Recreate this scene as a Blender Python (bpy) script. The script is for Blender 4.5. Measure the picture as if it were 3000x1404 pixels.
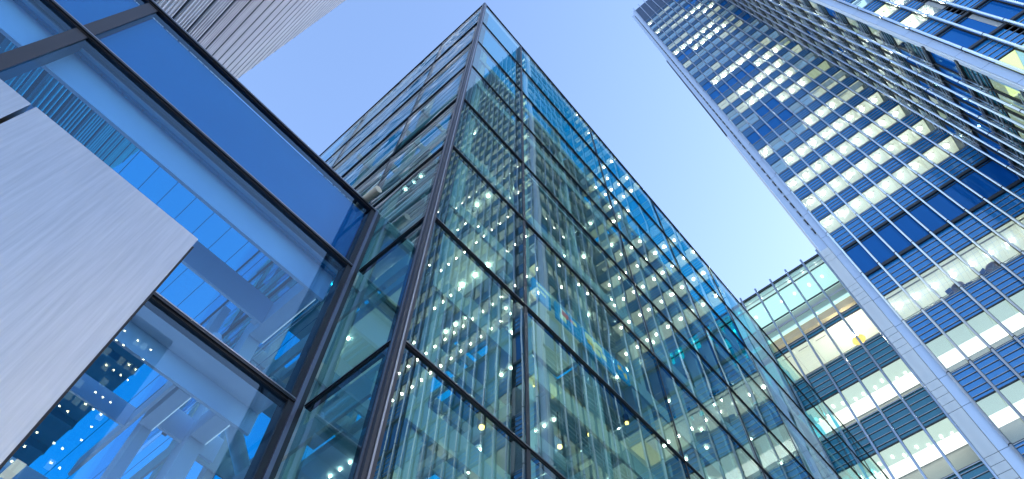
import bpy, math, random
from mathutils import Vector, Matrix

# ------------------------------------------------------------------ camera, sky, sun, exposure
for o in list(bpy.data.objects):
    bpy.data.objects.remove(o)
SC = bpy.context.scene
COL = SC.collection
S = 0.6                      # model unit -> metres, measured from the camera's eye
EYE = 1.6

cam_d = bpy.data.cameras.new('camera')
cam = bpy.data.objects.new('camera', cam_d)
COL.objects.link(cam)
cam.location = (0, 0, EYE)
cam.rotation_euler = (2.65053, -0.007742, -0.854338)
cam_d.sensor_width = 36
cam_d.lens = 23.95
cam_d.clip_start = 0.05
cam_d.clip_end = 6000
SC.camera = cam

SUN_EL, SUN_AZ = math.radians(19.0), math.radians(132.0)
W = bpy.data.worlds.new('World')
SC.world = W
W.use_nodes = True
wn, wl = W.node_tree.nodes, W.node_tree.links
bg = wn['Background']
sky = wn.new('ShaderNodeTexSky')
sky.sky_type = 'NISHITA'
sky.sun_disc = False
sky.sun_elevation = SUN_EL
sky.sun_rotation = SUN_AZ
sky.air_density = 1.0
sky.dust_density = 1.3
sky.ozone_density = 2.4
tone = wn.new('ShaderNodeVectorMath')      # evening air: a touch more violet than the clear-day model
tone.operation = 'MULTIPLY'
tone.inputs[1].default_value = (1.05, 1.005, 1.04)
wl.new(sky.outputs[0], tone.inputs[0])
wl.new(tone.outputs[0], bg.inputs[0])
bg.inputs[1].default_value = 0.148

sun_d = bpy.data.lights.new('sun', 'SUN')
sun_d.energy = 0.6
sun_d.angle = math.radians(10)
sun_d.color = (1.0, 0.93, 0.85)
sun = bpy.data.objects.new('sun', sun_d)
COL.objects.link(sun)
sd = Vector((math.sin(SUN_AZ) * math.cos(SUN_EL), math.cos(SUN_AZ) * math.cos(SUN_EL), math.sin(SUN_EL)))
sun.rotation_euler = sd.to_track_quat('Z', 'Y').to_euler()
sun.location = (0, 0, 300)

SC.view_settings.view_transform = 'Standard'
SC.view_settings.look = 'None'
SC.view_settings.gamma = 1
SC.view_settings.exposure = 2.05
SC.render.engine = 'CYCLES'
cy = SC.cycles
cy.use_denoising = True
cy.max_bounces = 14
cy.glossy_bounces = 6
cy.diffuse_bounces = 3
cy.transmission_bounces = 4
cy.transparent_max_bounces = 40
cy.sample_clamp_indirect = 2.5
cy.caustics_reflective = False
cy.caustics_refractive = False

R = random.Random(7)

# ------------------------------------------------------------------ materials
def new_mat(name):
    m = bpy.data.materials.new(name)
    m.use_nodes = True
    n, l = m.node_tree.nodes, m.node_tree.links
    n.clear()
    out = n.new('ShaderNodeOutputMaterial')
    return m, n, l, out

def pmat(name, col, rough=0.5, metal=0.0, noise=0.0, nscale=3.0, stretch=(1, 1, 1), bump=0.0, emit=None, estr=0.0, spec=0.5, rvar=0.0):
    m, n, l, out = new_mat(name)
    b = n.new('ShaderNodeBsdfPrincipled')
    b.inputs['Roughness'].default_value = rough
    b.inputs['Metallic'].default_value = metal
    b.inputs['Specular IOR Level'].default_value = spec
    b.inputs['Base Color'].default_value = (*col, 1)
    if noise or bump or rvar:
        geo = n.new('ShaderNodeNewGeometry')
        mp = n.new('ShaderNodeMapping')
        mp.inputs['Scale'].default_value = stretch
        l.new(geo.outputs['Position'], mp.inputs['Vector'])
        t = n.new('ShaderNodeTexNoise')
        t.inputs['Scale'].default_value = nscale
        t.inputs['Detail'].default_value = 5
        l.new(mp.outputs[0], t.inputs['Vector'])
        if noise:
            mr = n.new('ShaderNodeMapRange')
            mr.inputs['To Min'].default_value = 1 - noise
            mr.inputs['To Max'].default_value = 1 + noise
            l.new(t.outputs[0], mr.inputs[0])
            vm = n.new('ShaderNodeVectorMath')
            vm.operation = 'SCALE'
            vm.inputs[0].default_value = col
            l.new(mr.outputs[0], vm.inputs['Scale'])
            l.new(vm.outputs[0], b.inputs['Base Color'])
        if rvar:
            mr2 = n.new('ShaderNodeMapRange')
            mr2.inputs['To Min'].default_value = max(0, rough - rvar)
            mr2.inputs['To Max'].default_value = rough + rvar
            l.new(t.outputs[0], mr2.inputs[0])
            l.new(mr2.outputs[0], b.inputs['Roughness'])
        if bump:
            bp = n.new('ShaderNodeBump')
            bp.inputs['Distance'].default_value = bump
            l.new(t.outputs[0], bp.inputs['Height'])
            l.new(bp.outputs[0], b.inputs['Normal'])
    if emit:
        b.inputs['Emission Color'].default_value = (*emit, 1)
        b.inputs['Emission Strength'].default_value = estr
    l.new(b.outputs[0], out.inputs[0])
    return m

def glass(name, tint, refl=(1, 1, 1), ior=1.6, wave=0.0, wscale=0.5, ripple=0.0, rscale=2.0, body=None, bodyfac=0.0, stretch=(1, 1, 1)):
    """Float glass: fresnel mirror over tinted see-through, with the slow waviness of real panes."""
    m, n, l, out = new_mat(name)
    fr = n.new('ShaderNodeFresnel')
    g0 = n.new('ShaderNodeNewGeometry')          # same mirror strength from either side of the pane
    mi = n.new('ShaderNodeMapRange')
    mi.inputs['To Min'].default_value = ior
    mi.inputs['To Max'].default_value = 1 / ior
    l.new(g0.outputs['Backfacing'], mi.inputs[0])
    l.new(mi.outputs[0], fr.inputs['IOR'])
    gl = n.new('ShaderNodeBsdfGlossy')
    gl.inputs['Color'].default_value = (*refl, 1)
    gl.inputs['Roughness'].default_value = 0.0
    tr = n.new('ShaderNodeBsdfTransparent')
    tr.inputs['Color'].default_value = (*tint, 1)
    inner = tr
    if body:
        df = n.new('ShaderNodeBsdfDiffuse')
        df.inputs['Color'].default_value = (*body, 1)
        mb = n.new('ShaderNodeMixShader')
        mb.inputs[0].default_value = bodyfac
        l.new(tr.outputs[0], mb.inputs[1])
        l.new(df.outputs[0], mb.inputs[2])
        inner = mb
    mx = n.new('ShaderNodeMixShader')
    l.new(fr.outputs[0], mx.inputs[0])
    l.new(inner.outputs[0], mx.inputs[1])
    l.new(gl.outputs[0], mx.inputs[2])
    if wave:
        geo = n.new('ShaderNodeNewGeometry')
        mp = n.new('ShaderNodeMapping')
        mp.inputs['Scale'].default_value = stretch
        l.new(geo.outputs['Position'], mp.inputs['Vector'])
        t1 = n.new('ShaderNodeTexNoise')
        t1.inputs['Scale'].default_value = wscale
        t1.inputs['Detail'].default_value = 1.0
        l.new(mp.outputs[0], t1.inputs['Vector'])
        b1 = n.new('ShaderNodeBump')
        b1.inputs['Distance'].default_value = wave
        l.new(t1.outputs[0], b1.inputs['Height'])
        last = b1
        if ripple:
            t2 = n.new('ShaderNodeTexNoise')
            t2.inputs['Scale'].default_value = rscale
            t2.inputs['Detail'].default_value = 0.0
            l.new(mp.outputs[0], t2.inputs['Vector'])
            b2 = n.new('ShaderNodeBump')
            b2.inputs['Distance'].default_value = ripple
            l.new(t2.outputs[0], b2.inputs['Height'])
            l.new(b1.outputs[0], b2.inputs['Normal'])
            last = b2
        l.new(last.outputs[0], gl.inputs['Normal'])
    l.new(mx.outputs[0], out.inputs[0])
    return m

def clear(name, tint):
    m, n, l, out = new_mat(name)
    tr = n.new('ShaderNodeBsdfTransparent')
    tr.inputs['Color'].default_value = (*tint, 1)
    l.new(tr.outputs[0], out.inputs[0])
    return m

def emat(name, col, strength):
    return pmat(name, tuple(min(0.8, c) for c in col), 0.6, emit=col, estr=strength)

M = {}
M['bronze'] = pmat('dark bronze aluminium', (0.034, 0.032, 0.036), 0.38, 0.3, 0.25, 2.0, spec=0.5)
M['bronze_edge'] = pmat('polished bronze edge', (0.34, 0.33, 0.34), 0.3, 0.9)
M['post_face'] = pmat('post face', (0.2, 0.2, 0.26), 0.35, 0.7)
M['steel_in'] = pmat('painted steel inside', (0.62, 0.6, 0.56), 0.55, 0.0, 0.06, 1.2)
M['steel_wing'] = pmat('painted steel of the wing', (0.78, 0.78, 0.82), 0.5, 0.0, 0.05, 1.0)
M['alu'] = pmat('anodised aluminium', (0.62, 0.66, 0.72), 0.3, 0.85, 0.08, 1.5)
M['alu_strip'] = pmat('satin aluminium cladding', (0.66, 0.72, 0.8), 0.42, 0.55, 0.05, 0.4)
M['alu_pale'] = pmat('pale metal cladding', (0.86, 0.87, 0.86), 0.5, 0.0, 0.05, 0.4)
M['joint'] = pmat('shadow joint', (0.03, 0.035, 0.045), 0.7)
M['frame_dark'] = pmat('dark window frame', (0.06, 0.06, 0.06), 0.45, 0.3)
M['rail'] = pmat('spandrel rail', (0.5, 0.48, 0.46), 0.4, 0.6)
M['dark_in'] = pmat('unlit room', (0.035, 0.045, 0.06), 0.9)
M['blind'] = pmat('window blind', (0.5, 0.56, 0.62), 0.8, emit=(0.75, 0.82, 0.85), estr=0.05)
M['core'] = pmat('core wall', (0.5, 0.5, 0.48), 0.9)
M['sky_block_deck'] = pmat('sky blocking deck', (0.08, 0.36, 0.5), 0.7, 0, 0.2, 0.6)
M['spandrel'] = glass('spandrel glass', (0, 0, 0), (0.6, 0.82, 1.0), 2.5, 0.0012, 0.6, body=(0.015, 0.24, 0.6), bodyfac=1.0)
M['spandrel_teal'] = glass('teal spandrel glass', (0, 0, 0), (0.6, 0.85, 0.85), 2.2, 0.0014, 0.6, body=(0.015, 0.15, 0.2), bodyfac=1.0)
M['blue_pane'] = glass('unlit blue pane', (0, 0, 0), (0.35, 0.72, 1.0), 1.7, 0.0016, 0.5, body=(0.004, 0.12, 0.42), bodyfac=1.0)
M['tower_glass'] = glass('coated tower glass', (0.72, 0.82, 0.8), (0.6, 0.82, 1.0), 2.0, 0.0016, 0.5)
M['annex_glass'] = glass('annex glass', (0.85, 0.92, 0.88), (0.7, 0.9, 1.0), 1.5, 0.001, 0.5)
M['edge_clear'] = clear('glass edge', (0.95, 0.97, 0.97))
M['roof_bar'] = pmat('roof glazing bar', (0.1, 0.2, 0.3), 0.5, 0.3)
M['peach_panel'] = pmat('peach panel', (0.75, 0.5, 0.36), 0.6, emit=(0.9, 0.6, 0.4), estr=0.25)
M['louvre'] = pmat('plant louvre', (0.18, 0.24, 0.34), 0.45, 0.6)

M['pav_right'] = glass('pavilion glass', (0.58, 0.9, 0.86), (0.9, 1.0, 0.96), 2.9, 0.0022, 0.75, 0.0006, 2.4, stretch=(1, 1, 0.45))
M['pav_left'] = glass('pavilion side glass', (0.38, 0.74, 0.8), (0.92, 1.0, 1.0), 2.6, 0.0034, 0.7, 0.0008, 2.0, stretch=(1, 0.4, 1))
M['wing_glass'] = glass('wing glass', (0.38, 0.66, 0.92), (0.6, 0.84, 1.0), 1.7, 0.0004, 0.6)
M['roof_glass'] = glass('roof glass', (0.02, 0.6, 0.82), (0.6, 0.8, 1.0), 1.45)
M['parapet_back'] = pmat('blue parapet panel', (0.015, 0.24, 0.42), 0.6, 0, 0.12, 0.8)
M['parapet_gap'] = pmat('dark blue cavity', (0.02, 0.08, 0.35), 0.7)
M['fritted'] = glass('fritted parapet glass', (0, 0, 0), (0.4, 0.62, 1.0), 1.75, 0.0004, 0.5, body=(0.01, 0.13, 0.5), bodyfac=1.0)

for nm, c, s in (('ceil_cream', (0.95, 0.97, 0.77), 0.18), ('ceil_pale', (0.36, 0.58, 0.95), 0.13), ('ceil_white', (1.0, 0.99, 0.9), 0.5),  # ceilings glow: the rooms' light is put into their material
                 ('ceil_zone', (0.72, 0.84, 0.74), 0.20), ('ceil_yellow', (0.95, 0.82, 0.32), 0.22), ('lamp', (1.0, 0.97, 0.85), 30.0), ('lamp_halo', (1.0, 0.97, 0.85), 0.36),
                 ('warm_lamp', (1.0, 0.62, 0.16), 1.6), ('deck_fill_glow', (0.85, 0.95, 0.72), 0.055), ('edge_glow', (1.0, 0.97, 0.9), 0.14), ('fill_glow', (1.0, 0.93, 0.95), 4.0), ('tube_lamp', (0.9, 1.0, 0.92), 2.2), ('spot_lamp', (0.95, 1.0, 0.9), 7.0), ('dot_lamp', (1.0, 0.82, 0.45), 9.0),
                 ('ceil_cyan', (0.6, 0.9, 0.86), 0.22), ('orange_glow', (1.0, 0.62, 0.15), 0.35), ('warm_bulb', (1.0, 0.9, 0.7), 40.0), ('dim_lit', (0.85, 0.95, 0.6), 0.13)):
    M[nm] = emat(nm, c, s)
    if nm not in ('fill_glow', 'deck_fill_glow', 'tube_lamp'):
        M[nm].cycles.emission_sampling = 'NONE'     # small glows: seen, not hunted for by the sampler
M['glow_white'] = pmat('glowing white panel', (0.8, 0.82, 0.76), 0.6, emit=(0.85, 1.0, 0.85), estr=0.22)
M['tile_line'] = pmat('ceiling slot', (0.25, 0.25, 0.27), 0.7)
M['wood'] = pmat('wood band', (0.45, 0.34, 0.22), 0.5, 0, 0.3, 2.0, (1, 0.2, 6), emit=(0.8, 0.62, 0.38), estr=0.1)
M['tube'] = pmat('steel tube', (0.6, 0.58, 0.61), 0.3, 0.5, 0.2, 0.5)
M['tube_dark'] = pmat('dark screen', (0.05, 0.06, 0.07), 0.6, 0.2)
M['tube_back'] = pmat('back glass of the louvred tower', (0.03, 0.06, 0.06), 0.3, 0.0, 0.4, 0.15)
M['stone_dark'] = pmat('dark cladding', (0.05, 0.07, 0.09), 0.5, 0.2, 0.2, 0.1)
M['win_dark'] = pmat('dark window', (0.02, 0.03, 0.045), 0.1)
M['paving'] = pmat('granite paving', (0.4, 0.4, 0.41), 0.7, 0, 0.15, 1.0)
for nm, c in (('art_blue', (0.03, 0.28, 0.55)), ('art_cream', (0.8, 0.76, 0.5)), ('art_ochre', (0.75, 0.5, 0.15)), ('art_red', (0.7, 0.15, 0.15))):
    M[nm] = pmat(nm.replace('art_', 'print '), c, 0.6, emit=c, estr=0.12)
M['pipe'] = pmat('beige pipe', (0.45, 0.4, 0.3), 0.5, 0.2, 0.1, 5)
M['pipe_end'] = pmat('pale pipe cap', (0.75, 0.68, 0.52), 0.5)
M['table'] = pmat('table underside', (0.55, 0.4, 0.45), 0.6)
M['chair_blue'] = pmat('blue chair fabric', (0.12, 0.15, 0.35), 0.8)

# brushed cladding of the near metal wall: fine upright brush lines
def brushed():
    m, n, l, out = new_mat('brushed steel cladding')
    b = n.new('ShaderNodeBsdfPrincipled')
    b.inputs['Metallic'].default_value = 1.0
    geo = n.new('ShaderNodeNewGeometry')
    mp = n.new('ShaderNodeMapping')
    mp.inputs['Scale'].default_value = (1.0, 1.0, 0.035)
    l.new(geo.outputs['Position'], mp.inputs['Vector'])
    t = n.new('ShaderNodeTexNoise')
    t.inputs['Scale'].default_value = 42
    t.inputs['Detail'].default_value = 6
    t.inputs['Roughness'].default_value = 0.65
    l.new(mp.outputs[0], t.inputs['Vector'])
    cr = n.new('ShaderNodeMapRange')
    cr.inputs['From Min'].default_value = 0.3
    cr.inputs['From Max'].default_value = 0.7
    cr.inputs['To Min'].default_value = 0.43
    cr.inputs['To Max'].default_value = 0.53
    l.new(t.outputs[0], cr.inputs[0])
    vm = n.new('ShaderNodeVectorMath')
    vm.operation = 'SCALE'
    vm.inputs[0].default_value = (0.98, 0.95, 0.92)
    t2 = n.new('ShaderNodeTexNoise')
    t2.inputs['Scale'].default_value = 0.8
    t2.inputs['Detail'].default_value = 4
    l.new(geo.outputs['Position'], t2.inputs['Vector'])
    m2 = n.new('ShaderNodeMapRange')
    m2.inputs['To Min'].default_value = 0.93
    m2.inputs['To Max'].default_value = 1.07
    l.new(t2.outputs[0], m2.inputs[0])
    mm = n.new('ShaderNodeMath')
    mm.operation = 'MULTIPLY'
    l.new(cr.outputs[0], mm.inputs[0])
    l.new(m2.outputs[0], mm.inputs[1])
    l.new(mm.outputs[0], vm.inputs['Scale'])
    rr = n.new('ShaderNodeMapRange')
    rr.inputs['To Min'].default_value = 0.28
    rr.inputs['To Max'].default_value = 0.44
    l.new(t2.outputs[0], rr.inputs[0])
    l.new(rr.outputs[0], b.inputs['Roughness'])
    l.new(vm.outputs[0], b.inputs['Base Color'])
    b.inputs['Roughness'].default_value = 0.34
    bp = n.new('ShaderNodeBump')
    bp.inputs['Distance'].default_value = 0.0006
    l.new(t.outputs[0], bp.inputs['Height'])
    l.new(bp.outputs[0], b.inputs['Normal'])
    l.new(b.outputs[0], out.inputs[0])
    return m
M['brushed'] = brushed()

# ------------------------------------------------------------------ mesh helpers (all shapes in model units)
def U(p):
    return Vector((p[0] * S, p[1] * S, EYE + (p[2] - EYE) * S))

def ident(a, d, z):
    return (a, d, z)

class MB:
    def __init__(s, F=ident):
        s.v, s.f, s.m, s.mats, s.F = [], [], [], [], F
    def mi(s, k):
        if k not in s.mats:
            s.mats.append(k)
        return s.mats.index(k)
    def convex(s, pts, faces, mats):
        c = sum((Vector(p) for p in pts), Vector()) / len(pts)
        o = len(s.v)
        s.v += [tuple(p) for p in pts]
        for f, k in zip(faces, mats):
            P = [Vector(pts[i]) for i in f]
            nrm = (P[1] - P[0]).cross(P[2] - P[0])
            mid = sum(P, Vector()) / len(P)
            g = tuple(f) if nrm.dot(mid - c) > 0 else tuple(reversed(f))
            s.f.append(tuple(o + i for i in g))
            s.m.append(s.mi(k))
    def box(s, a0, a1, d0, d1, z0, z1, k, front=None, top=None):
        """front: material of the face with the largest d"""
        pts = [s.F(a, d, z) for z in (z0, z1) for d in (d0, d1) for a in (a0, a1)]
        faces = [(0, 1, 3, 2), (4, 5, 7, 6), (0, 1, 5, 4), (2, 3, 7, 6), (0, 2, 6, 4), (1, 3, 7, 5)]
        ms = [k] * 6
        if front:
            ms[3] = front
        if top:
            ms[1] = top
        s.convex([U(p) for p in pts], faces, ms)
        return s
    def bar(s, p, q, w, h, k):
        """rectangular bar between two points (mapped through F)"""
        A, B = U(s.F(*p)), U(s.F(*q))
        d = (B - A).normalized()
        up = Vector((0, 0, 1)) if abs(d.z) < 0.95 else Vector((1, 0, 0))
        x = d.cross(up).normalized() * (w * S / 2)
        y = x.cross(d).normalized() * (h * S / 2)
        pts = [A - x - y, A + x - y, A + x + y, A - x + y, B - x - y, B + x - y, B + x + y, B - x + y]
        s.convex(pts, [(0, 1, 2, 3), (4, 5, 6, 7), (0, 1, 5, 4), (1, 2, 6, 5), (2, 3, 7, 6), (3, 0, 4, 7)], [k] * 6)
        return s
    def tube(s, p, q, r, k, n=8, kcap=None, r2=None):
        A, B = U(s.F(*p)), U(s.F(*q))
        d = (B - A).normalized()
        up = Vector((0, 0, 1)) if abs(d.z) < 0.95 else Vector((1, 0, 0))
        x = d.cross(up).normalized()
        y = x.cross(d).normalized()
        r2 = r if r2 is None else r2
        ra, rb = r * S, r2 * S
        pts = []
        for c, rr in ((A, ra), (B, rb)):
            for i in range(n):
                t = 2 * math.pi * i / n
                pts.append(c + x * (rr * math.cos(t)) + y * (rr * math.sin(t)))
        faces = [(i, (i + 1) % n, n + (i + 1) % n, n + i) for i in range(n)] + [tuple(range(n)), tuple(range(n, 2 * n))]
        s.convex(pts, faces, [k] * n + [kcap or k] * 2)
        return s
    def build(s, name, parent=None, label=None, kind=None, smooth=False):
        off = parent_loc(parent)
        me = bpy.data.meshes.new(name)
        me.from_pydata([tuple(Vector(v) - off) for v in s.v], [], s.f)
        for k in s.mats:
            me.materials.append(M[k])
        me.polygons.foreach_set('material_index', s.m)
        if smooth:
            me.polygons.foreach_set('use_smooth', [len(p.vertices) == 4 for p in me.polygons])
        me.update()
        o = bpy.data.objects.new(name, me)
        COL.objects.link(o)
        if parent:
            o.parent = parent
        if label:
            o['label'] = label
        if kind:
            o['kind'] = kind
        return o

WORLD_LOC = {}
def parent_loc(p):
    off = Vector((0, 0, 0))
    while p is not None:
        off += p.location
        p = p.parent
    return off

def thing(name, label, cat, base, group=None):
    o = bpy.data.objects.new(name, None)
    COL.objects.link(o)
    o.location = base if isinstance(base, Vector) else U(base)
    o['label'] = label
    o['category'] = cat
    if group:
        o['group'] = group
    return o

ZG = EYE - EYE / S            # the ground in model units
CAMP = Vector((0, 0, EYE))
def cam_area(pts):
    """how large a quad shows from the camera (pixels of a 1024 frame); used to choose which repeats become parts"""
    Rm = cam.rotation_euler.to_matrix()
    P = []
    for p in pts:
        c = Rm.transposed() @ (U(p) - CAMP)
        if c.z > -0.01:
            return 0
        P.append((512 + 681.2 * c.x / -c.z, 239.5 - 681.2 * c.y / -c.z))
    if all(x < 0 for x, y in P) or all(x > 1024 for x, y in P) or all(y < 0 for x, y in P) or all(y > 479 for x, y in P):
        return 0
    a = 0
    for i in range(len(P)):
        x0, y0 = P[i]
        x1, y1 = P[(i + 1) % len(P)]
        a += x0 * y1 - x1 * y0
    return abs(a) / 2

# ------------------------------------------------------------------ the ground
g = MB()
g.box(-3000, 3000, -3000, 3000, ZG - 0.5, ZG, 'paving')
o = g.build('plaza_paving')
o['kind'] = 'structure'

# ------------------------------------------------------------------ the office tower
XT, XN, YR = 67.4, 47.5, -26.0
FAR = lambda a, d, z: (XT - d, a, z)
NEAR = lambda a, d, z: (XN - d, a, z)
RET = lambda a, d, z: (a, YR + d, z)
STOREYS = [(ZG + 0.5, 5.0, 'p'), (9.9, 15.6, 'p'), (20.0, 25.7, 'p'), (30.1, 35.8, 'p'), (40.2, 45.9, 'p'), (50.1, 56.3, 'p'), (60.7, 66.2, 'p'), (70.5, 76.4, 'p'), (81.7, 88.0, 'm')]
K0 = len(STOREYS)
for k in range(22):
    STOREYS.append((93.5 + 7.73 * k, 93.5 + 7.73 * k + 4.5, 'k'))
ZSCREEN, ZTOP = 263.6, 289.0

LAST = ['pale']
def style(fac, s, b, nb):
    typ = STOREYS[s][2]
    k = s - K0
    r = R.random()
    if typ == 'm':
        return 'dark'
    if fac == 'far':
        if typ == 'p':
            return ('grid' if b < 8 else 'yellow') if s == 7 else 'zone'
        if k in (0, 1, 2, 3):
            return 'star' if b > 0 or k < 3 else 'pale'
        if k == 4:
            return 'star' if b in (0, 4, 5, 6) else ('pale' if b < 7 else 'cream')
        if k == 5:
            return 'dark' if b < 4 else ('pale' if b < 6 else 'cream')
        if k == 6:
            return 'pale' if b < 2 else ('dark' if b in (2, 3) else ('star' if b < 7 else 'dim'))
        if k in (7, 8):
            return 'star' if 2 <= b <= 6 else ('pale' if r < 0.5 else 'cream')
        if k == 9:
            return 'dark' if b < 5 else 'star' if b < 8 else 'dim'
        if b and r < 0.55:
            return LAST[0]
        LAST[0] = R.choice(('cream', 'cream', 'pale', 'pale', 'pale', 'star', 'dark'))
        return LAST[0]
    if fac == 'ret':
        if typ == 'p':
            return 'dim' if r < 0.7 else 'cream'
        return 'dim' if r < 0.2 else ('cream' if r < 0.6 else ('star' if r < 0.92 else 'dark'))
    if typ == 'p':
        return 'pale' if r < 0.4 else ('cream' if r < 0.7 else 'dim')
    if k in (0, 1):
        return 'star'
    if k in (5, 9):
        return 'star' if 1 < b < 12 else 'pale'
    if b and r < 0.5:
        return LAST[0]
    LAST[0] = R.choice(('cream', 'cream', 'pale', 'star', 'star', 'dim'))
    return LAST[0]

CEIL = {'dark': 'dark_in', 'pale': 'ceil_pale', 'cream': 'ceil_cream', 'star': 'ceil_cream', 'grid': 'ceil_cream', 'zone': 'ceil_zone', 'dim': 'dim_lit', 'yellow': 'ceil_yellow'}

def win_frame(mb, a0, a1, b, t):
    for z0, z1 in ((b, b + 0.14), (t - 0.16, t)):
        mb.box(a0, a1, -0.12, 0.03, z0, z1, 'frame_dark')
    for a in (a0, a1 - 0.07):
        mb.box(a, a + 0.07, -0.12, 0.025, b + 0.14, t - 0.16, 'frame_dark')
def win_pane(mb, a0, a1, b, t, g='tower_glass', st=None):
    if st == 'dark':
        g = 'blue_pane'
    mb.box(a0 + 0.07, a1 - 0.07, -0.08, -0.04, b + 0.14, t - 0.16, 'edge_clear', front=g)
def win_ceiling(mb, a0, a1, b, t, st):
    z = t - 0.05
    d = 5.2 if t - b > 5 else 3.6
    if st == 'zone':
        mb.box(a0 + 0.02, a1 - 0.02, -2.9, -0.13, z, z + 0.05, 'ceil_zone')
        mb.box(a0 + 0.02, a1 - 0.02, -d, -2.9, z + 0.02, z + 0.07, 'ceil_white')
        mb.box(a0 + 1.0, a0 + 1.03, -4.3, -3.1, z - 0.02, z + 0.019, 'tile_line')
        mb.box(a0 + 1.25, a0 + 1.28, -4.3, -3.1, z - 0.02, z + 0.019, 'tile_line')
    else:
        mb.box(a0 + 0.02, a1 - 0.02, -d, -0.13, z, z + 0.05, CEIL[st])
        if st in ('star', 'cream', 'pale'):
            mb.box(a0 + 0.5, a1 - 0.7, -1.02, -0.92, z - 0.02, z - 0.002, 'tile_line')
        if st == 'grid':
            mb.box(a0 + 0.02, a1 - 0.02, -0.95, -0.7, z - 0.02, z - 0.002, 'tile_line')
            for dd in (-1.6, -2.5, -3.4):
                mb.box(a0 + 0.02, a1 - 0.02, dd, dd + 0.025, z - 0.012, z - 0.002, 'ceil_pale')
            for aa in (0.6, 1.4, 2.1):
                mb.box(a0 + aa, a0 + aa + 0.025, -4.5, -1.0, z - 0.016, z - 0.004, 'ceil_pale')
def win_blind(mb, a0, a1, b, t, h):
    mb.box(a0 + 0.1, a1 - 0.1, -0.3, -0.27, t - 0.2 - h, t - 0.2, 'blind')
    mb.box(a0 + 0.1, a1 - 0.1, -0.32, -0.25, t - 0.26 - h, t - 0.201 - h, 'rail')
def win_lamp(mb, a0, a1, b, t, st):
    z = t - 0.05
    d = -1.25 if t - b < 5 else -2.9
    a = (a0 + a1) / 2 + (0.25 if st == 'grid' else 0.0)
    mb.tube((a, d, z - 0.05), (a, d, z - 0.002), 0.5, 'lamp_halo', 14)  # glowing disc paints the halo of glare around the lamp
    mb.tube((a, d, z - 0.22), (a, d, z - 0.051), 0.2, 'lamp', 12)

FACADES = {'far': (FAR, [(-4.1 - 2.4333 * i, -4.1 - 2.4333 * (i + 1)) for i in range(9)]),
           'ret': (RET, [(XN + 2.843 * i, XN + 2.843 * (i + 1)) for i in range(7)]),
           'near': (NEAR, [(-27.1 - 2.43 * i, -27.1 - 2.43 * (i + 1)) for i in range(20)])}

tower = thing('office_tower', 'tall stepped office tower with round metal fins, blue spandrel bands and many lit rooms', 'tower', (57.4, -40, ZG))

# windows: the hundred that show largest are parts of their own
cells = []
for fac, (F, bays) in FACADES.items():
    for s, (b, t, typ) in enumerate(STOREYS):
        for i, (p, q2) in enumerate(bays):
            a0, a1 = min(p, q2), max(p, q2)
            st = style(fac, s, i, len(bays))
            ar = cam_area([F(a0, 0, b), F(a1, 0, b), F(a1, 0, t), F(a0, 0, t)])
            if fac == 'ret':
                ar *= 0.25
            # what the glass pavilion hides or the frame cuts counts for less
            bl = R.uniform(0.5, 2.4) if typ == 'k' and st in ('cream', 'pale', 'dim') and R.random() < 0.4 else 0
            cells.append((ar, fac, F, a0, a1, b, t, st, bl))
cells.sort(key=lambda c: -c[0])
rest = {}
for n_, (ar, fac, F, a0, a1, b, t, st, bl) in enumerate(cells):
    lamp = st in ('star', 'grid')
    if n_ < 100:
        w = MB(F)
        win_frame(w, a0, a1, b, t)
        wo = w.build('window', tower)
        w = MB(F)
        win_pane(w, a0, a1, b, t, st=st)
        w.build('pane', wo)
        w = MB(F)
        win_ceiling(w, a0, a1, b, t, st)
        w.build('room_ceiling', wo)
        if lamp:
            w = MB(F)
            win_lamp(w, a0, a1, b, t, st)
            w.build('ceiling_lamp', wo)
        if bl:
            w = MB(F)
            win_blind(w, a0, a1, b, t, bl)
            w.build('blind', wo)
    else:
        w = rest.setdefault('w', MB())
        w.F = F
        win_frame(w, a0, a1, b, t)
        win_pane(w, a0, a1, b, t, st=st)
        win_ceiling(w, a0, a1, b, t, st)
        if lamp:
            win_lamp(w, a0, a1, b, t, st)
        if bl:
            win_blind(w, a0, a1, b, t, bl)
rest['w'].build('window', tower, kind='stuff')

# slabs, core
core = MB()
for fac, (F, bays) in FACADES.items():
    a0 = min(min(p) for p in bays)
    a1 = max(max(p) for p in bays)
    core.F = F
    core.box(a0, a1, -6.0, -5.3, ZG, ZTOP - 1.5, 'core')
    for s, (b, t, typ) in enumerate(STOREYS):
        nb = STOREYS[s + 1][0] if s + 1 < len(STOREYS) else ZSCREEN
        core.box(a0 + 0.02, a1 - 0.02, -5.29, -0.2, t + 0.03, nb - 0.05, 'core')
core.F = ident
core.box(XT + 6.1, XT + 40, -70, -2.2, ZG, ZTOP - 2.0, 'core')
core.box(XN + 6.1, XT - 0.2, -75.5, -32.1, ZG, ZTOP - 2.2, 'core')
core.build('core', tower)

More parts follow.
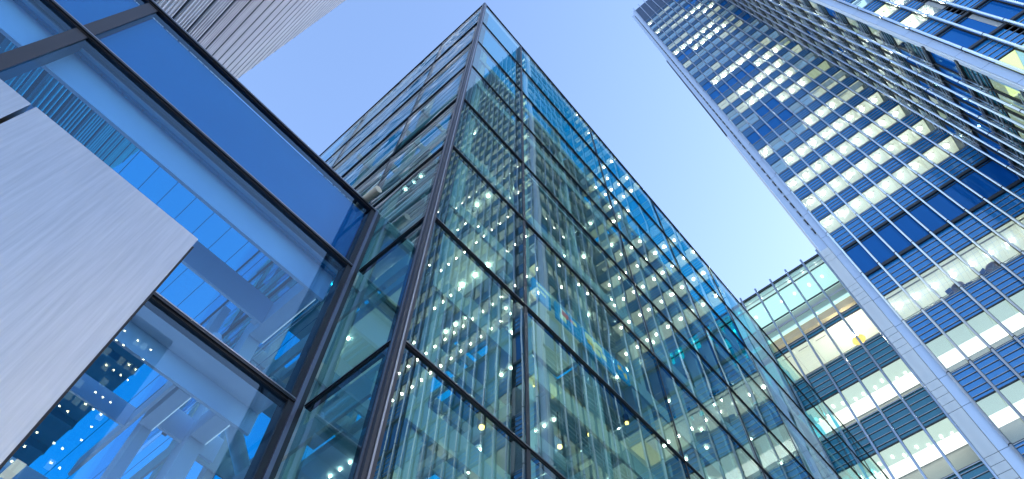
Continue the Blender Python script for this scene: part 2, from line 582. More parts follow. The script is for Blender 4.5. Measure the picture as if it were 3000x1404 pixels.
# spandrels with their rails
for fac, (F, bays) in FACADES.items():
    a0 = min(min(p) for p in bays)
    a1 = max(max(p) for p in bays)
    if fac == 'ret':
        a1 -= 0.05
    for s, (b, t, typ) in enumerate(STOREYS):
        nb = STOREYS[s + 1][0] if s + 1 < len(STOREYS) else ZSCREEN
        sp = MB(F)
        sp.box(a0, a1, -0.1, 0.0, t, nb, 'spandrel_teal' if fac == 'ret' else 'spandrel')
        nr = 5 if nb - t > 3.6 else 4
        for r_ in range(nr):
            z = t + (nb - t) * (r_ + 0.5) / nr
            sp.box(a0, a1, 0.004, 0.085, z - 0.035, z + 0.035, 'rail')
            sp.box(a0, a1, 0.003, 0.03, z - 0.10, z - 0.036, 'frame_dark')  # dark strip paints the shade below each rail
        sp.box(a0, a1, 0.003, 0.09, nb - 0.1, nb - 0.002, 'rail')
        if typ == 'm' or (s + 1 < len(STOREYS) and STOREYS[s + 1][2] == 'm'):
            zz = t + 0.2 if typ == 'm' else nb - 0.75
            sp.box(a0, a1, 0.005, 0.3, zz, zz + 0.5, 'frame_dark')
        sp.build('spandrel', tower)
    # plant screen at the top
    sc = MB(F)
    sc.box(a0, a1, -0.3, -0.1, ZSCREEN, ZTOP - 2, 'tube_dark')
    z = ZSCREEN
    while z < ZTOP - 2:
        sc.box(a0, a1, -0.09, 0.1, z, z + 0.5, 'louvre')
        z += 1.0
    sc.box(a0, a1, -0.3, 0.12, ZTOP - 1.9, ZTOP - 1.5, 'alu')
    sc.build('plant_screen', tower)
    # round fins standing off the glass on brackets
    edges = sorted(set([round(p, 4) for bay in bays for p in bay]))
    for a in edges:
        if fac == 'ret' and (a < XN + 0.5 or a > XT - 0.5):
            continue
        if fac == 'far' and a < YR + 0.5:
            continue
        f = MB(F)
        off = 0.62 if fac != 'ret' else 0.85
        f.tube((a, off, ZG + 5), (a, off, ZTOP + 0.4), 0.155, 'alu', 10)
        f.box(a - 0.035, a + 0.035, 0.02, 0.2, ZG + 5, ZTOP - 2.2, 'frame_dark')
        for s, (b, t, typ) in enumerate(STOREYS):
            nb = STOREYS[s + 1][0] if s + 1 < len(STOREYS) else ZSCREEN
            for z in ((t + 0.25, nb - 0.25) if fac == 'ret' else (nb - 0.2,)):
                f.box(a - 0.04, a + 0.04, 0.02, off, z - 0.09, z + 0.09, 'rail')
            f.tube((a, off, nb - 0.32), (a, off, nb - 0.22), 0.2, 'frame_dark', 8)
        if fac == 'ret':
            for s, (b, t, typ) in enumerate(STOREYS):
                nb = STOREYS[s + 1][0] if s + 1 < len(STOREYS) else ZSCREEN
                f.tube((a, 0.1, t + 0.2), (a, off, nb - 0.25), 0.05, 'rail', 5)
                f.tube((a + 0.3, 0.45, t - 0.1), (a + 0.3, 0.45, nb + 0.1), 0.05, 'alu', 5)
                f.tube((a - 0.3, 0.45, t - 0.1), (a - 0.3, 0.45, nb + 0.1), 0.05, 'alu', 5)
        f.build('fin', tower, smooth=True)
# maintenance rails that run along the return wall
mr = MB(RET)
for s, (b, t, typ) in enumerate(STOREYS):
    nb = STOREYS[s + 1][0] if s + 1 < len(STOREYS) else ZSCREEN
    for z in (t + 0.6, t + 1.5, nb - 0.6):
        mr.tube((XN + 0.6, 0.5, z), (XT - 0.2, 0.5, z), 0.05, 'alu', 5)
mr.build('maintenance_rail', tower)

# corner columns: satin cladding with open joints
def corner_column(F, a0, a1, d0, d1, zs, ztop, mat, bot=ZG):
    c = MB(F)
    zz = [bot] + [z for z in zs if bot < z < ztop] + [ztop]
    for z0, z1 in zip(zz, zz[1:]):
        c.box(a0, a1, d0, d1, z0 + 0.03, z1 - 0.03, mat)
    c.box(a0 + 0.03, a1 - 0.03, d0 + 0.02, d1 - 0.06, bot, ztop - 0.04, 'joint')
    return c
zs = []
for s, (b, t, typ) in enumerate(STOREYS):
    zs += [b, t] if typ != 'k' else [b]
corner_column(FAR, -3.98, -2.95, -0.6, 0.12, zs, ZTOP - 0.6, 'alu_strip').build('corner_column', tower)
corner_column(NEAR, -27.02, -26.05, -1.2, 0.16, zs, ZTOP - 0.6, 'alu_strip').build('corner_column', tower)
c = MB(RET)
c.box(XN - 0.02, XN + 0.55, -0.04, 0.14, ZG, ZTOP - 0.7, 'alu_pale')
c.build('corner_trim', tower)
# narrow flank behind the far corner
fl = MB(FAR)
fl.box(-2.9, -1.75, -3.0, -0.35, 91.4, ZTOP - 3, 'alu_strip')
for k in range(60):
    z = 96 + k * 3.1
    fl.box(-2.88, -2.7, -0.34, 0.02 + 0.06 * R.random(), z, z + 0.6 + R.random(), 'frame_dark')
    fl.box(-2.92, -2.62, -0.3, -0.05, z + 1.4, z + 1.55, 'rail')
fl.box(-1.76, -1.45, -3.6, -1.4, 150, 215, 'frame_dark')
fl.build('flank', tower)
pp = MB(FAR)
for i in range(10):
    a = -4.1 - 2.4333 * i
    pp.tube((a, 0.3, ZTOP - 2), (a, 0.3, ZTOP + 1.2), 0.1, 'alu', 6)
pp.box(-26, -3, -1.0, -0.8, ZTOP - 1.4, ZTOP - 0.6, 'alu_strip')
pp.build('roof_rail', tower)

# ------------------------------------------------------------------ the lower annex beside the tower
annex = thing('glass_annex', 'lower glass annex with bright cream rooms and a glazed top storey beside the tower', 'building', (75, 12, ZG))
AB = [(-1.3 + 2.64 * i, -1.3 + 2.64 * (i + 1)) for i in range(14)]
A0, A1 = AB[0][0], AB[-1][1]
ASTO = [(ZG + 0.5, 5.0), (9.9, 15.6), (20.0, 25.7), (30.1, 35.8), (40.2, 45.9), (50.1, 56.3), (60.9, 66.2), (70.8, 76.6)]
acells = []
for s, (b, t) in enumerate(ASTO):
    for i, (a0, a1) in enumerate(AB):
        st = 'cream' if s == 7 else 'zone'
        acells.append((cam_area([FAR(a0, 0, b), FAR(a1, 0, b), FAR(a1, 0, t), FAR(a0, 0, t)]), a0, a1, b, t, st, s))
acells.sort(key=lambda c: -c[0])
aw = MB(FAR)
for n_, (ar, a0, a1, b, t, st, s) in enumerate(acells):
    if n_ < 60:
        w = MB(FAR); win_frame(w, a0, a1, b, t); wo = w.build('window', annex)
        w = MB(FAR); win_pane(w, a0, a1, b, t, 'annex_glass'); w.build('pane', wo)
        w = MB(FAR)
        win_ceiling(w, a0, a1, b, t, 'zone' if s < 7 else 'cream')
        if s < 7:
            zc = t - 0.05
            for q_ in range(2):
                aa = a0 + 0.6 + 1.1 * q_
                dd = -1.3 - 1.2 * R.random()
                w.box(aa, aa + 0.16, dd - 0.5, dd, zc - 0.05, zc - 0.003, 'tube_lamp')
        w.build('room_ceiling', wo)
    else:
        win_frame(aw, a0, a1, b, t); win_pane(aw, a0, a1, b, t, 'annex_glass'); win_ceiling(aw, a0, a1, b, t, st)
aw.build('window', annex, kind='stuff')
for s, (b, t) in enumerate(ASTO):
    nb = ASTO[s + 1][0] if s + 1 < len(ASTO) else 77.2
    sp = MB(FAR)
    sp.box(A0, A1, -0.1, 0.0, t, nb, 'spandrel_teal')
    if nb - t > 2:
        for r_ in range(5):
            z = t + (nb - t) * (r_ + 0.5) / 5
            sp.box(A0, A1, 0.004, 0.085, z - 0.035, z + 0.035, 'rail')
            sp.box(A0, A1, 0.003, 0.03, z - 0.1, z - 0.036, 'frame_dark')  # shade under the rail, put in as a dark strip
    sp.box(A0, A1, 0.003, 0.15, nb - 0.12, nb - 0.002, 'rail')
    sp.build('spandrel', annex)
tp = MB(FAR)
tp.box(A0, A1, -0.12, 0.02, 76.62 + 0.6, 77.6, 'frame_dark')
tp.box(A0, A1, -0.1, -0.02, 81.5, 81.9, 'rail')
tp.box(A0, A1, -0.1, -0.02, 83.1, 83.4, 'frame_dark')
tp.box(A0, A1, -0.12, 0.02, 88.45, 88.6, 'frame_dark')
tp.box(A0, A1, -0.12, 0.06, 89.36, 89.46, 'rail')
tp.box(A0, A1, -0.3, 0.1, 90.7, 91.0, 'frame_dark')
tp.build('transom', annex)
for a0, a1 in AB:
    for z0, z1 in ((77.6, 81.5), (83.4, 88.4), (89.5, 90.7)):
        p = MB(FAR); p.box(a0 + 0.03, a1 - 0.03, -0.08, -0.04, z0, z1, 'edge_clear', front='annex_glass'); p.build('top_pane', annex)
wd = MB(FAR)
wd.box(A0, A1, -5.0, -0.9, 81.2, 81.45, 'ceil_cyan')
wd.box(A0, A1, -1.7, -0.9, 79.3, 80.6, 'wood')
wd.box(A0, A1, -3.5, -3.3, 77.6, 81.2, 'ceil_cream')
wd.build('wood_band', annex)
gl_ = MB(FAR)
gl_.box(A0, A1, -4.6, -0.2, 88.45, 88.6, 'ceil_cyan')
gl_.box(A0, A1, -6.0, -0.2, 90.5, 90.69, 'alu_pale')
for i in range(16):
    a = A0 + 0.8 + i * 2.2 + R.random()
    gl_.box(a, a + 0.22, -0.9 - 0.2 * R.random(), -0.75, 90.4, 90.49, 'tube_lamp')
    gl_.box(a + 0.4, a + 0.55, -1.9 - 0.3 * R.random(), -1.7, 88.36, 88.44, 'tube_lamp')
gl_.build('top_ceiling', annex)
for i in range(15):
    a = A0 + 2.64 * i
    f = MB(FAR)
    f.tube((a, 0.62, ZG + 5), (a, 0.62, 91.15), 0.155, 'alu', 10)
    f.box(a - 0.035, a + 0.035, 0.025, 0.16, ZG + 5, 90.6, 'frame_dark')
    for z in [x[0] for x in ASTO] + [77.3, 83.2, 89.4]:
        f.box(a - 0.04, a + 0.04, 0.02, 0.62, z - 0.29, z - 0.13, 'rail')
    f.build('fin', annex, smooth=True)
ac = MB(FAR)
ac.box(A0, A1, -6.2, -5.4, ZG, 90.4, 'core')
for s, (b, t) in enumerate(ASTO):
    nb = ASTO[s + 1][0] if s + 1 < len(ASTO) else 77.5
    ac.box(A0, A1, -5.38, -0.2, t + 0.03, nb - 0.05, 'core')
ac.build('core', annex)
zj = []
for s, (b, t) in enumerate(ASTO):
    nb = ASTO[s + 1][0] if s + 1 < len(ASTO) else 81.0
    zj += [t + (nb - t) * i / 4 for i in range(5)]
zj += [87.9, 89.3]
corner_column(FAR, -2.88, -1.36, -0.6, 0.1, sorted(zj), 91.0, 'alu_pale').build('corner_column', annex)

# ------------------------------------------------------------------ the glass pavilion in the middle
XC, YC, YW = 3.272, 5.072, 7.146
ROWS = [38.02] + [9.467 + 4 * (7 - k) for k in range(1, 8)] + [5.467, 1.467, ZG + 0.05]
LX = [XC, 6.093] + [11.943 + 5.85 * i for i in range(9)]
LY = [YC, 8.013, 13.86, 19.0]
XE, YE = LX[-1], LY[-1]
PR = lambda a, d, z: (a, YC - d, z)         # right face, outward -y
PL = lambda a, d, z: (XC - d, a, z)         # left face, outward -x
pav = thing('glass_pavilion', 'sharp cornered glass pavilion with dark frame rising to a point in the middle', 'building', (XC + 10, YC + 10, ZG))
def face_panes(F, L, gm, far_bays=99):
    c = 0
    for i in range(len(ROWS) - 1):
        z1, z0 = ROWS[i], ROWS[i + 1]
        for j in range(len(L) - 1):
            a0, a1 = L[j], L[j + 1]
            if F is PL and z1 < 14:          # below the wing's roof the two rooms are one
                if j > 0:
                    continue
                a1 = YW - 0.1
            p = MB(F)
            # each sheet sits a hair out of true
            t1, t2 = R.uniform(-0.006, 0.006), R.uniform(-0.006, 0.006)
            g0 = 0.012
            pts = [F(a, d, z) for z in (z0 + 0.02, z1 - 0.02) for d in (-0.02, 0.012) for a in (a0 + g0, a1 - g0)]
            adj = []
            for q_, P in enumerate(pts):
                da = t1 if q_ % 2 else -t1
                dz = t2 if q_ >= 4 else -t2
                P = list(P)
                if F is PR:
                    P[1] -= da + dz
                else:
                    P[0] -= da + dz
                adj.append(U(P))
            p.convex(adj, [(0, 1, 3, 2), (4, 5, 7, 6), (0, 1, 5, 4), (2, 3, 7, 6), (0, 2, 6, 4), (1, 3, 7, 5)], ['edge_clear'] * 3 + [gm] + ['edge_clear'] * 2)
            p.build('glass_pane', pav)
            c += 1
    return c
face_panes(PR, LX[:9], 'pav_right')
face_panes(PL, LY, 'pav_left')
pst = MB(PR)
for j in range(8, len(LX) - 1):
    for i in range(len(ROWS) - 1):
        pst.box(LX[j] + 0.012, LX[j + 1] - 0.012, -0.02, 0.012, ROWS[i + 1] + 0.02, ROWS[i] - 0.02, 'edge_clear', front='pav_right')
pst.build('glass_pane', pav, kind='stuff')
for F, a0, a1 in ((PR, XC + 0.12, XE), (PL, YC + 0.12, YE)):
    for i, z in enumerate(ROWS[:-1]):
        t = MB(F)
        h = 0.042 if i else 0.06
        if F is PL and z < 14:
            a1 = YW - 0.1
        t.box(a0, a1, -0.08, 0.03, z - h, z + h, 'bronze')
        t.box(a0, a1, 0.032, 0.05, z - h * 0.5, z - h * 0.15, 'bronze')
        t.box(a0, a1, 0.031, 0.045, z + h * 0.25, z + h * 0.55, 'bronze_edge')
        t.build('transom', pav)
# corner post, mullions, thin joints
cp = MB()
cp.box(XC - 0.04, XC + 0.12, YC - 0.04, YC + 0.12, ZG, 38.15, 'bronze')
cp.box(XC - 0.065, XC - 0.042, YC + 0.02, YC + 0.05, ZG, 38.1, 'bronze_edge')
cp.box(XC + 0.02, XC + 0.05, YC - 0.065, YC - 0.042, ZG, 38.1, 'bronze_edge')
cp.box(XC + 0.14, XC + 0.5, YC + 0.14, YC + 0.5, ZG, 37.6, 'bronze')
cp.build('corner_post', pav)
for j, a in enumerate(LX[1:-1]):
    m_ = MB(PR)
    w = 0.045 if j == 0 else 0.014
    m_.box(a - w, a + w, -0.3 if j == 0 else -0.06, 0.03, ZG, 37.9, 'bronze')
    m_.build('mullion', pav)
for j, a in enumerate(LY[1:-1]):
    m_ = MB(PL)
    w = 0.03
    m_.box(a - w, a + w, -0.1, 0.02, 13.5, 37.9, 'bronze')
    m_.build('mullion', pav)

# ---- steel frame inside the pavilion
def rail_box(name, parent, *args):
    b_ = MB(); b_.box(*args); return b_.build(name, parent)
si = 'steel_in'
CX = [4.81 + 2.9 * i for i in range(14)]
CY = [6.4, 10.2, 14.4, 18.4]
for j, y in enumerate(CY):
    for x in CX[::1 if j == 0 else 2]:
        if x < 36:
            rail_box('column', pav, x, x + 0.26, y + 0.03, y + 0.4, ZG, 37.6, si)
LEV = [9.84 + 4 * i for i in range(7)]
XB = 42.0
for li, z in enumerate(LEV):
    for j, y in enumerate(CY):
        rail_box('floor_beam', pav, XC + 0.9, XB, y - 0.06, y, z, z + 0.58, si)
    rail_box('floor_beam', pav, XC + 0.62, XC + 0.68, CY[0] + 0.02, CY[-1], z + 0.01, z + 0.57, si)
    lb = MB()
    for i, x in enumerate(CX):
        lb.box(x + 0.66, x + 0.78, CY[0] + 0.01, CY[-1], z + 0.02, z + 0.4, si)
    lb.build('cross_beam', pav)
    if li > 0:
        sl = MB()
        lamps = MB()
        for i in range(11):
            for jy in range(3):
                x0, x1, y0, y1 = CX[i] + 0.8, CX[i + 1] + 0.6, CY[jy] + 0.05, CY[jy + 1] - 0.1
                if i < 2 and li < 2:
                    continue
                if R.random() < (0.75 if li == 1 else 0.35 if li == 2 else 0.13):
                    continue
                ym = y0 + (y1 - y0) * R.choice((0.45, 0.7, 1.0, 1.0))
                xm = x0 + (x1 - x0) * R.choice((0.6, 0.8, 1.0))
                sl.box(x0, xm, y0, ym, z + 0.42, z + 0.55, si)
                if li <= 2 and R.random() < 0.6:
                    sl.box(x0 + 0.12, xm - 0.12, y0 + 0.12, ym - 0.12, z + 0.40, z + 0.418, 'deck_fill_glow')  # glowing panel added under the deck to brighten the interior
                if R.random() < 0.8:
                    lx, ly = x0 + R.uniform(0.3, 1.2), y0 + R.uniform(0.3, 1.6)
                    for q_ in range(3):
                        lamps.box(lx, lx + 0.05, ly + 0.5 * q_, ly + 0.5 * q_ + 0.06, z + 0.33, z + 0.4, 'spot_lamp')
        sl.build('floor_deck', pav)
        lamps.build('strip_light', pav)
# lower truss chord and white panels that glow by themselves just behind the glass
rail_box('floor_beam', pav, XC + 0.9, 4.8, 6.33, 6.39, 8.3, 8.84, si)
b_ = MB()
b_.box(5.4, 6.6, 6.45, 7.4, 8.0, 8.06, 'glow_white')
b_.box(6.9, 8.3, 6.2, 7.2, 9.3, 9.36, 'glow_white')
b_.box(9.6, 10.9, 6.2, 7.2, 8.2, 8.26, 'glow_white')
b_.build('glow_slab', pav)
b_ = MB()
for x in (5.5, 5.9, 6.3, 7.2, 7.7, 9.9, 10.4):
    b_.box(x, x + 0.12, 6.6, 7.1, 7.9 if x < 6.6 else (9.2 if x < 9 else 8.1), 7.96 if x < 6.6 else (9.26 if x < 9 else 8.16), 'tube_lamp')
b_.build('strip_light', pav)
rf = MB()
rf.box(XC + 0.15, XE, YC + 0.15, YE - 0.1, 37.7, 37.75, 'edge_clear', top='roof_glass')
rf.build('glass_roof', pav)
bk = MB()
bk.F = lambda a, d, z: (a, YE - d, z)
bk.box(XC + 0.1, XE, 0.1, 0.14, ZG, 37.6, 'edge_clear', front='roof_glass')
bk.build('rear_glass', pav)

# lit boxes and lights inside
def hanging_light(x, y, z, kind, label):
    t = thing('spotlight', label, 'light', (x, y, z), 'warm spotlights inside the pavilion')
    b_ = MB(); b_.tube((x, y, z), (x, y, z + 0.28), 0.1, 'frame_dark', 10); b_.tube((x, y, z + 0.28), (x, y, z + 1.2), 0.02, 'frame_dark', 5); b_.build('housing', t)
    b_ = MB(); b_.tube((x, y, z - 0.05), (x, y, z - 0.001), 0.06, kind, 10); b_.build('lens', t)
    return t
for (x, y, z, lab) in ((7.28, 7.3, 12.44, 'lowest warm spotlight, left of the first dark upright of the pavilion'),
                       (8.32, 7.3, 14.02, 'warm spotlight close to the left of the first dark upright of the pavilion'),
                       (9.02, 7.3, 15.26, 'warm spotlight just to the right of the first dark upright of the pavilion'),
                       (10.02, 7.3, 13.96, 'first warm spotlight low behind the wide pavilion panes'),
                       (11.45, 7.3, 15.49, 'middle warm spotlight low behind the wide pavilion panes'),
                       (13.66, 7.3, 17.72, 'farthest warm spotlight behind the wide pavilion panes')):
    hanging_light(x, y, z, 'warm_lamp', lab)
for (x0, y, z0, w, h, cols, lab, mk) in (
        (7.9, 6.26, 17.35, 0.76, 0.85, ('art_blue',), 'blue board with two short rows of pale letters inside the pavilion', True),
        (8.9, 6.26, 17.3, 1.15, 0.8, ('art_blue', 'art_cream', 'art_red'), 'picture board in cream and blue next to the blue lettered board', False),
        (10.15, 6.26, 17.3, 1.5, 0.85, ('art_cream', 'art_blue', 'art_ochre'), 'widest picture board, mostly ochre and blue, inside the pavilion', False),
        (11.8, 6.26, 17.55, 0.62, 0.7, ('art_ochre', 'art_red', 'art_blue'), 'small ochre and red picture board at the end of the row', False)):
    t = thing('picture_board', lab, 'board', (x0, y, z0), 'picture boards inside the pavilion')
    b_ = MB(); b_.box(x0, x0 + w, y, y + 0.06, z0, z0 + h, 'art_blue'); b_.build('board', t)
    b_ = MB()
    for i in range(9 if not mk else 0):
        u, v = R.uniform(0.05, 0.75), R.uniform(0.08, 0.6)
        b_.box(x0 + u * w, x0 + (u + R.uniform(0.12, 0.25)) * w, y - 0.012 - 0.002 * i, y - 0.001, z0 + v * h, z0 + (v + R.uniform(0.15, 0.35)) * h, R.choice(cols))
    if mk:
        for row, n in ((0.62, 8), (0.34, 5)):
            for i in range(n):
                b_.box(x0 + 0.14 + 0.085 * i, x0 + 0.19 + 0.085 * i, y - 0.02, y - 0.001, z0 + row, z0 + row + 0.1, 'art_cream')
    b_.build('picture' if not mk else 'lettering', t)
# ------------------------------------------------------------------ the low wing on the left
XM, ZW = -3.07, 16.032
WF = lambda a, d, z: (a, YW - d, z)
wing = thing('glass_wing', 'low blue glazed wing with dark brown frame running off to the upper left', 'building', (-6, YW + 5, ZG))
WX = [XM - 12.6, XM - 6.3, XM, XC - 0.2]
WR = [13.467, 9.467, 5.467, 1.467, ZG + 0.05]
for j in range(3):
    p = MB(WF); p.box(WX[j] + 0.03, WX[j + 1] - 0.03, -0.03, 0.01, 13.5, ZW - 0.04, 'edge_clear', front='wing_glass'); p.build('parapet_glass', wing)
    p = MB(WF); p.box(WX[j] + 0.16, WX[j + 1] - 0.16, -0.16, -0.1, 13.7, ZW - 0.22, 'parapet_back'); p.box(WX[j] + 0.0, WX[j + 1] - 0.0, -0.26, -0.2, 13.5, ZW - 0.01, 'parapet_gap'); p.build('parapet_panel', wing)
    for i in range(4):
        p = MB(WF)
        p.box(WX[j] + 0.03, WX[j + 1] - 0.03, -0.03, 0.01, WR[i + 1] + 0.03, WR[i] - 0.03, 'edge_clear', front='wing_glass')
        p.build('glass_pane', wing)
for z, h in [(ZW, 0.08)] + [(z, 0.075) for z in WR[:-1]]:
    t = MB(WF)
    t.box(WX[0], XC - 0.12, -0.14, 0.05, z - h, z + h, 'bronze')
    t.box(WX[0], XC - 0.12, 0.052, 0.085, z - h * 0.55, z - h * 0.1, 'bronze')
    t.box(WX[0], XC - 0.12, 0.051, 0.075, z + h * 0.3, z + h * 0.62, 'bronze_edge')
    t.build('transom', wing)
for a in WX[:3]:
    m_ = MB(WF); m_.box(a - 0.11, a + 0.11, -0.35, 0.04, ZG, ZW - 0.09, 'bronze'); m_.build('mullion', wing)
ip = MB()
ip.box(XC - 0.30, XC - 0.03, YW - 0.06, YW + 0.25, ZG, ZW + 0.02, 'bronze')
ip.box(XC - 0.20, XC - 0.13, YW - 0.10, YW - 0.062, ZG, ZW + 0.01, 'post_face')
ip.build('inner_post', wing)
# roof steel and glass roof: thin fascia plates seen edge on, a glass roof above
sw = 'steel_wing'
wx0 = WX[0]
rail_box('edge_beam', wing, wx0, 3.0, 7.55, 7.62, 12.6, 13.5, sw)
rail_box('soffit', wing, wx0, 3.0, 7.19, 7.548, 13.5, 13.54, sw)
rail_box('roof_beam', wing, wx0, 2.575, 8.88, 8.94, 12.6, 13.34, sw)
b_ = MB(); b_.box(2.58, 2.88, 7.63, 9.28, 12.6, 13.34, sw); b_.box(2.46, 2.575, 8.945, 9.28, 12.9, 13.34, sw); b_.build('cross_beam', wing)
rail_box('edge_beam', wing, wx0, 3.2, 8.54, 8.6, 9.84, 10.42, sw)
rail_box('soffit', wing, wx0, 3.2, 8.0, 8.538, 10.30, 10.36, sw)
rail_box('soffit', wing, wx0, 3.0, 7.2, 7.42, 9.56, 9.6, sw)
rail_box('cross_beam', wing, 2.58, 2.86, 8.61, 9.28, 9.84, 10.3, sw)
rail_box('cross_beam', wing, 1.88, 2.1, 8.61, 9.69, 9.84, 10.3, sw)
rail_box('cross_beam', wing, 1.76, 1.82, 8.61, 11.6, 9.84, 10.2, sw)
rail_box('column', wing, 2.58, 2.86, 9.3, 9.75, ZG, 13.34, sw)
rail_box('column', wing, 1.95, 2.12, 9.7, 10.1, ZG, 13.34, sw)
rail_box('floor_beam', wing, 2.13, 3.2, 9.5, 9.56, 9.84, 10.35, sw)
rail_box('floor_beam', wing, 2.88, 3.2, 10.4, 10.46, 9.84, 10.35, sw)
rail_box('floor_beam', wing, wx0, 1.75, 9.93, 9.97, 9.84, 10.25, sw)
rail_box('floor_beam', wing, wx0, 1.75, 12.6, 12.66, 9.84, 10.3, sw)
br = MB()
br.tube((1.95, 9.0, 11.6), (4.6, 11.4, 11.6), 0.16, sw, 12)
br.build('duct', wing, smooth=True)
rg = MB()
rg.box(wx0, XC - 0.1, YW + 0.3, YW + 22, 13.38, 13.42, 'edge_clear', top='roof_glass')
for i in range(46):
    x = wx0 + 0.2 + i * 0.42
    rg.box(x, x + 0.012, YW + 0.35, YW + 22, 13.421, 13.428, 'roof_bar')
rg.build('glass_roof', wing)
rd = MB()
rd.box(wx0, 1.74, 12.0, YW + 22, 13.28, 13.34, 'sky_block_deck')  # opaque deck added to darken the view up through the roof glass
for i in range(9):
    rd.box(wx0, 1.74, 12.4 + 1.2 * i, 12.5 + 1.2 * i, 13.1, 13.279, 'sky_block_deck')
rd.build('sky_block_deck', wing)
edge_glow = MB()  # glowing strips added for bright beam edges and some fill light
edge_glow.box(2.884, 2.9, 7.66, 9.26, 12.6, 12.63, 'edge_glow')
edge_glow.box(2.864, 2.88, 8.63, 9.27, 9.84, 9.865, 'edge_glow')
edge_glow.box(2.104, 2.118, 8.63, 9.68, 9.84, 9.86, 'edge_glow')
edge_glow.build('edge_glow_strip', wing)
up = MB()
for i in range(7):
    up.box(-6.0 + 1.25 * i, -5.5 + 1.25 * i, 8.2, 8.6, ZG + 0.02, ZG + 0.12, 'fill_glow')  # added glowing box, out of view, brightens the undersides of the beams
    up.box(-6.0 + 1.25 * i, -5.5 + 1.25 * i, 11.4, 11.8, ZG + 0.02, ZG + 0.12, 'fill_glow')
up.build('hidden_fill_glow', wing)
b_ = MB()
for x, y in ((0.9, 10.6), (1.25, 11.1)):
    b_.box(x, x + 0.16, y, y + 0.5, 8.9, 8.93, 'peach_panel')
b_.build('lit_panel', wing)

# ------------------------------------------------------------------ the brushed metal wall close by
k_ = 0.698
MX1, MXJ, MY, MZ = 0.629 * k_, -2.842 * k_, 8.593 * k_, EYE + (13.006 - EYE) * k_
wall = thing('metal_wall', 'pale brushed metal wall of large flat panels close by in front of the wing', 'wall', (-1.2, MY, ZG))
b_ = MB(); b_.box(MXJ + 0.03, MX1, MY, MY + 0.35, ZG, MZ, 'brushed'); b_.build('cladding_panel', wall)
b_ = MB(); b_.box(MXJ - 3.5, MXJ - 0.02, MY - 0.01, MY + 0.35, ZG, MZ - 0.03, 'brushed'); b_.build('cladding_panel', wall)
b_ = MB(); b_.box(MXJ - 3.45, MX1 - 0.05, MY + 0.352, MY + 0.5, ZG, MZ - 0.05, 'joint'); b_.box(MX1 + 0.002, MX1 + 0.035, MY + 0.1, MY + 0.5, ZG, MZ - 0.06, 'joint'); b_.build('backing_frame', wall)

# ------------------------------------------------------------------ beige pipe end over the wing's roof edge
pt = thing('pipe', 'short beige pipe poking over the roof edge of the low wing', 'pipe', (2.75, 7.9, 16.3))
b_ = MB(); b_.tube((2.72, 8.6, 16.42), (2.78, 6.75, 16.28), 0.1, 'pipe', 20); b_.build('barrel', pt, smooth=True)
b_ = MB(); b_.tube((2.78, 6.75, 16.28), (2.781, 6.73, 16.278), 0.098, 'pipe_end', 20); b_.build('end_cap', pt)

# ------------------------------------------------------------------ the louvred tower at the upper left
XS, YS1, YS0 = -12.2, 82.4, 14.0
lt = thing('louvred_tower', 'tall tower screened with rows of shiny steel tubes at the upper left', 'tower', (XS - 10, 50, ZG))
b_ = MB()
b_.box(XS - 22, XS - 1.6, 34, YS1 - 0.6, ZG, 330, 'tube_back')
b_.build('wall', lt)
PIT = 9.5
n_st = 36
rows_all = []
for k in range(n_st):
    z0 = 10 + PIT * k
    for j in range(5):
        rows_all.append((z0 + 1.5 + j * 1.62, k, j))
def tube_row(mb, z, k, j):
    r = 0.165 if j % 3 else 0.13
    mb.tube((XS, YS0, z), (XS, YS1 - 0.25 * (j % 2), z), r, 'tube', 8)
rows_all.sort(key=lambda r: -cam_area([(XS, 30, r[0]), (XS, YS1, r[0]), (XS, YS1, r[0] + .6), (XS, 30, r[0] + .6)]))
tr_ = MB()
for i, (z, k, j) in enumerate(rows_all):
    if i < 100:
        m_ = MB(); tube_row(m_, z, k, j); m_.build('louvre_tube', lt, smooth=True)
    else:
        tube_row(tr_, z, k, j)
tr_.build('louvre_tube', lt, kind='stuff', smooth=True)
for k in range(n_st):
    z = 10 + PIT * k
    b_ = MB()
    b_.box(XS - 0.5, XS + 0.15, YS0, YS1, z - 0.35, z + 0.25, 'tube_dark')
    b_.build('floor_band', lt)
b_ = MB()
y = YS1 - 3
while y > YS0:
    b_.box(XS - 0.75, XS - 0.45, y - 0.15, y + 0.15, ZG, 345, 'tube_dark')
    y -= 6.5
b_.build('upright', lt)

# ------------------------------------------------------------------ the dark tower behind, seen mirrored in the wing
dt = thing('dark_tower', 'dark office tower dotted with lit windows, mirrored in the low wing beside the metal wall', 'tower', (11, -150, ZG))
DY = -136.0
DF = lambda a, d, z: (a, DY + d, z)
b_ = MB(DF); b_.box(-2, 24.2, -40, 0, ZG, 158, 'stone_dark'); b_.build('wall', dt)
dw, dl = MB(DF), MB(DF)
z = 6.0
while z < 152:
    a = -1.0
    dens = R.choice((0.5, 0.8, 1.0, 1.2))
    while a < 22:
        dw.box(a, a + 1.5, 0.002, 0.06, z, z + 2.6, 'win_dark' if R.random() < 0.75 else 'dim_lit')
        if R.random() < dens * 0.6:
            dl.box(a + 0.4, a + 0.9, 0.061, 0.12, z + 1.5, z + 2.0, 'dot_lamp')
        a += 2.1
    z += 4.2
dw.build('window', dt, kind='stuff')
dl.build('ceiling_lamp', dt, kind='stuff')

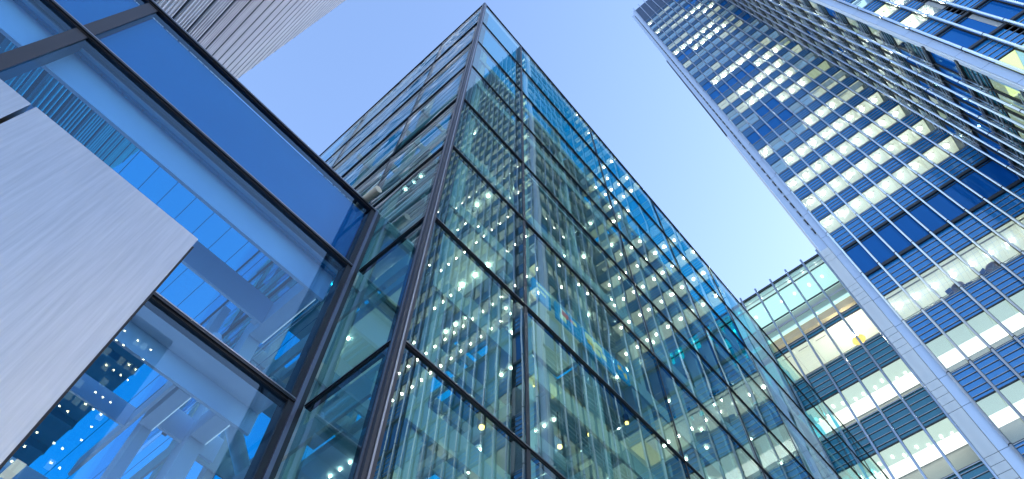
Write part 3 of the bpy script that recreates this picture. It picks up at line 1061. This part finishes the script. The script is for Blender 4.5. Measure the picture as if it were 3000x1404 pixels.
# ------------------------------------------------------------------ furniture by the windows of the tower and the annex
def round_table(a, zf, label):
    t = thing('round_table', label, 'table', FAR(a, -1.0, zf), 'round tables at the tower windows')
    b_ = MB(FAR); b_.tube((a, -1.0, zf + 1.62), (a, -1.0, zf + 1.7), 0.8, 'table', 24); b_.build('top', t)
    b_ = MB(FAR); b_.tube((a, -1.0, zf + 0.06), (a, -1.0, zf + 1.62), 0.07, 'alu', 8)
    for q_ in range(4):
        c_, s_ = math.cos(q_ * math.pi / 2 + 0.5), math.sin(q_ * math.pi / 2 + 0.5)
        b_.bar((a, -1.0, zf + 1.45), (a + 0.5 * c_, -1.0 + 0.5 * s_, zf + 1.6), 0.08, 0.06, 'alu')
    b_.build('pedestal', t)
    b_ = MB(FAR); b_.tube((a, -1.0, zf + 0.004), (a, -1.0, zf + 0.06), 0.45, 'alu', 16); b_.build('foot', t)
round_table(-15.72, 70.5, 'pinkish round table at a lit tower window beside the yellow corner room')
round_table(-11.44, 70.5, 'pinkish round table at a lit tower window nearer the pale corner column')
def chair(a, d, zf, rot, label):
    t = thing('chair', label, 'chair', FAR(a, d, zf), 'blue chairs at the tower windows')
    ca, sa = math.cos(rot), math.sin(rot)
    G = lambda p, q, z: FAR(a + p * ca - q * sa, d + p * sa + q * ca, zf + z)
    b_ = MB(G); b_.box(-0.36, 0.36, -0.36, 0.36, 0.72, 0.84, 'chair_blue'); b_.build('seat', t)
    b_ = MB(G); b_.box(-0.36, 0.36, -0.42, -0.34, 0.92, 1.55, 'chair_blue'); b_.build('backrest', t)
    for p, q in ((-0.32, -0.32), (0.32, -0.32), (-0.32, 0.32), (0.32, 0.32)):
        b_ = MB(G); b_.tube((p, q, 0.0), (p, q, 0.72 if q > 0 else 1.4), 0.03, 'alu', 6); b_.build('leg', t)
chair(-14.7, -0.75, 70.5, 2.6, 'blue chair between the round table and the yellow corner room')
chair(-12.5, -0.75, 70.5, 0.4, 'blue chair between the two round tables at the tower window')
chair(-10.4, -0.75, 70.5, 2.9, 'blue chair on the corner column side of the second round table')

t = thing('floor_lamp', 'glowing orange floor lamp with a round dish at the cream annex window', 'lamp', FAR(1.36, -0.8, 70.8))
b_ = MB(FAR); b_.tube((1.36, -0.8, 70.8), (1.36, -0.8, 70.9), 0.4, 'alu', 14); b_.build('base', t)
b_ = MB(FAR); b_.tube((1.36, -0.8, 70.9), (1.36, -0.8, 73.5), 0.05, 'alu', 8); b_.build('pole', t)
b_ = MB(FAR); b_.tube((1.36, -0.8, 72.5), (1.36, -0.8, 72.62), 0.75, 'orange_glow', 24, r2=0.85); b_.build('dish', t)
b_ = MB(FAR); b_.tube((1.36, -0.8, 73.5), (1.36, -0.8, 74.0), 0.32, 'warm_bulb', 14); b_.build('bulb', t)
t = thing('spotlight', 'bright warm spotlight under the wood band of the annex', 'light', FAR(1.39, -0.75, 78.0))
b_ = MB(FAR); b_.tube((1.39, -0.75, 78.3), (1.39, -0.75, 81.15), 0.03, 'frame_dark', 6); b_.tube((1.39, -0.75, 78.1), (1.39, -0.75, 78.5), 0.24, 'frame_dark', 12); b_.build('housing', t)
b_ = MB(FAR); b_.tube((1.39, -0.75, 77.8), (1.39, -0.75, 78.09), 0.28, 'warm_bulb', 14); b_.build('lens', t)
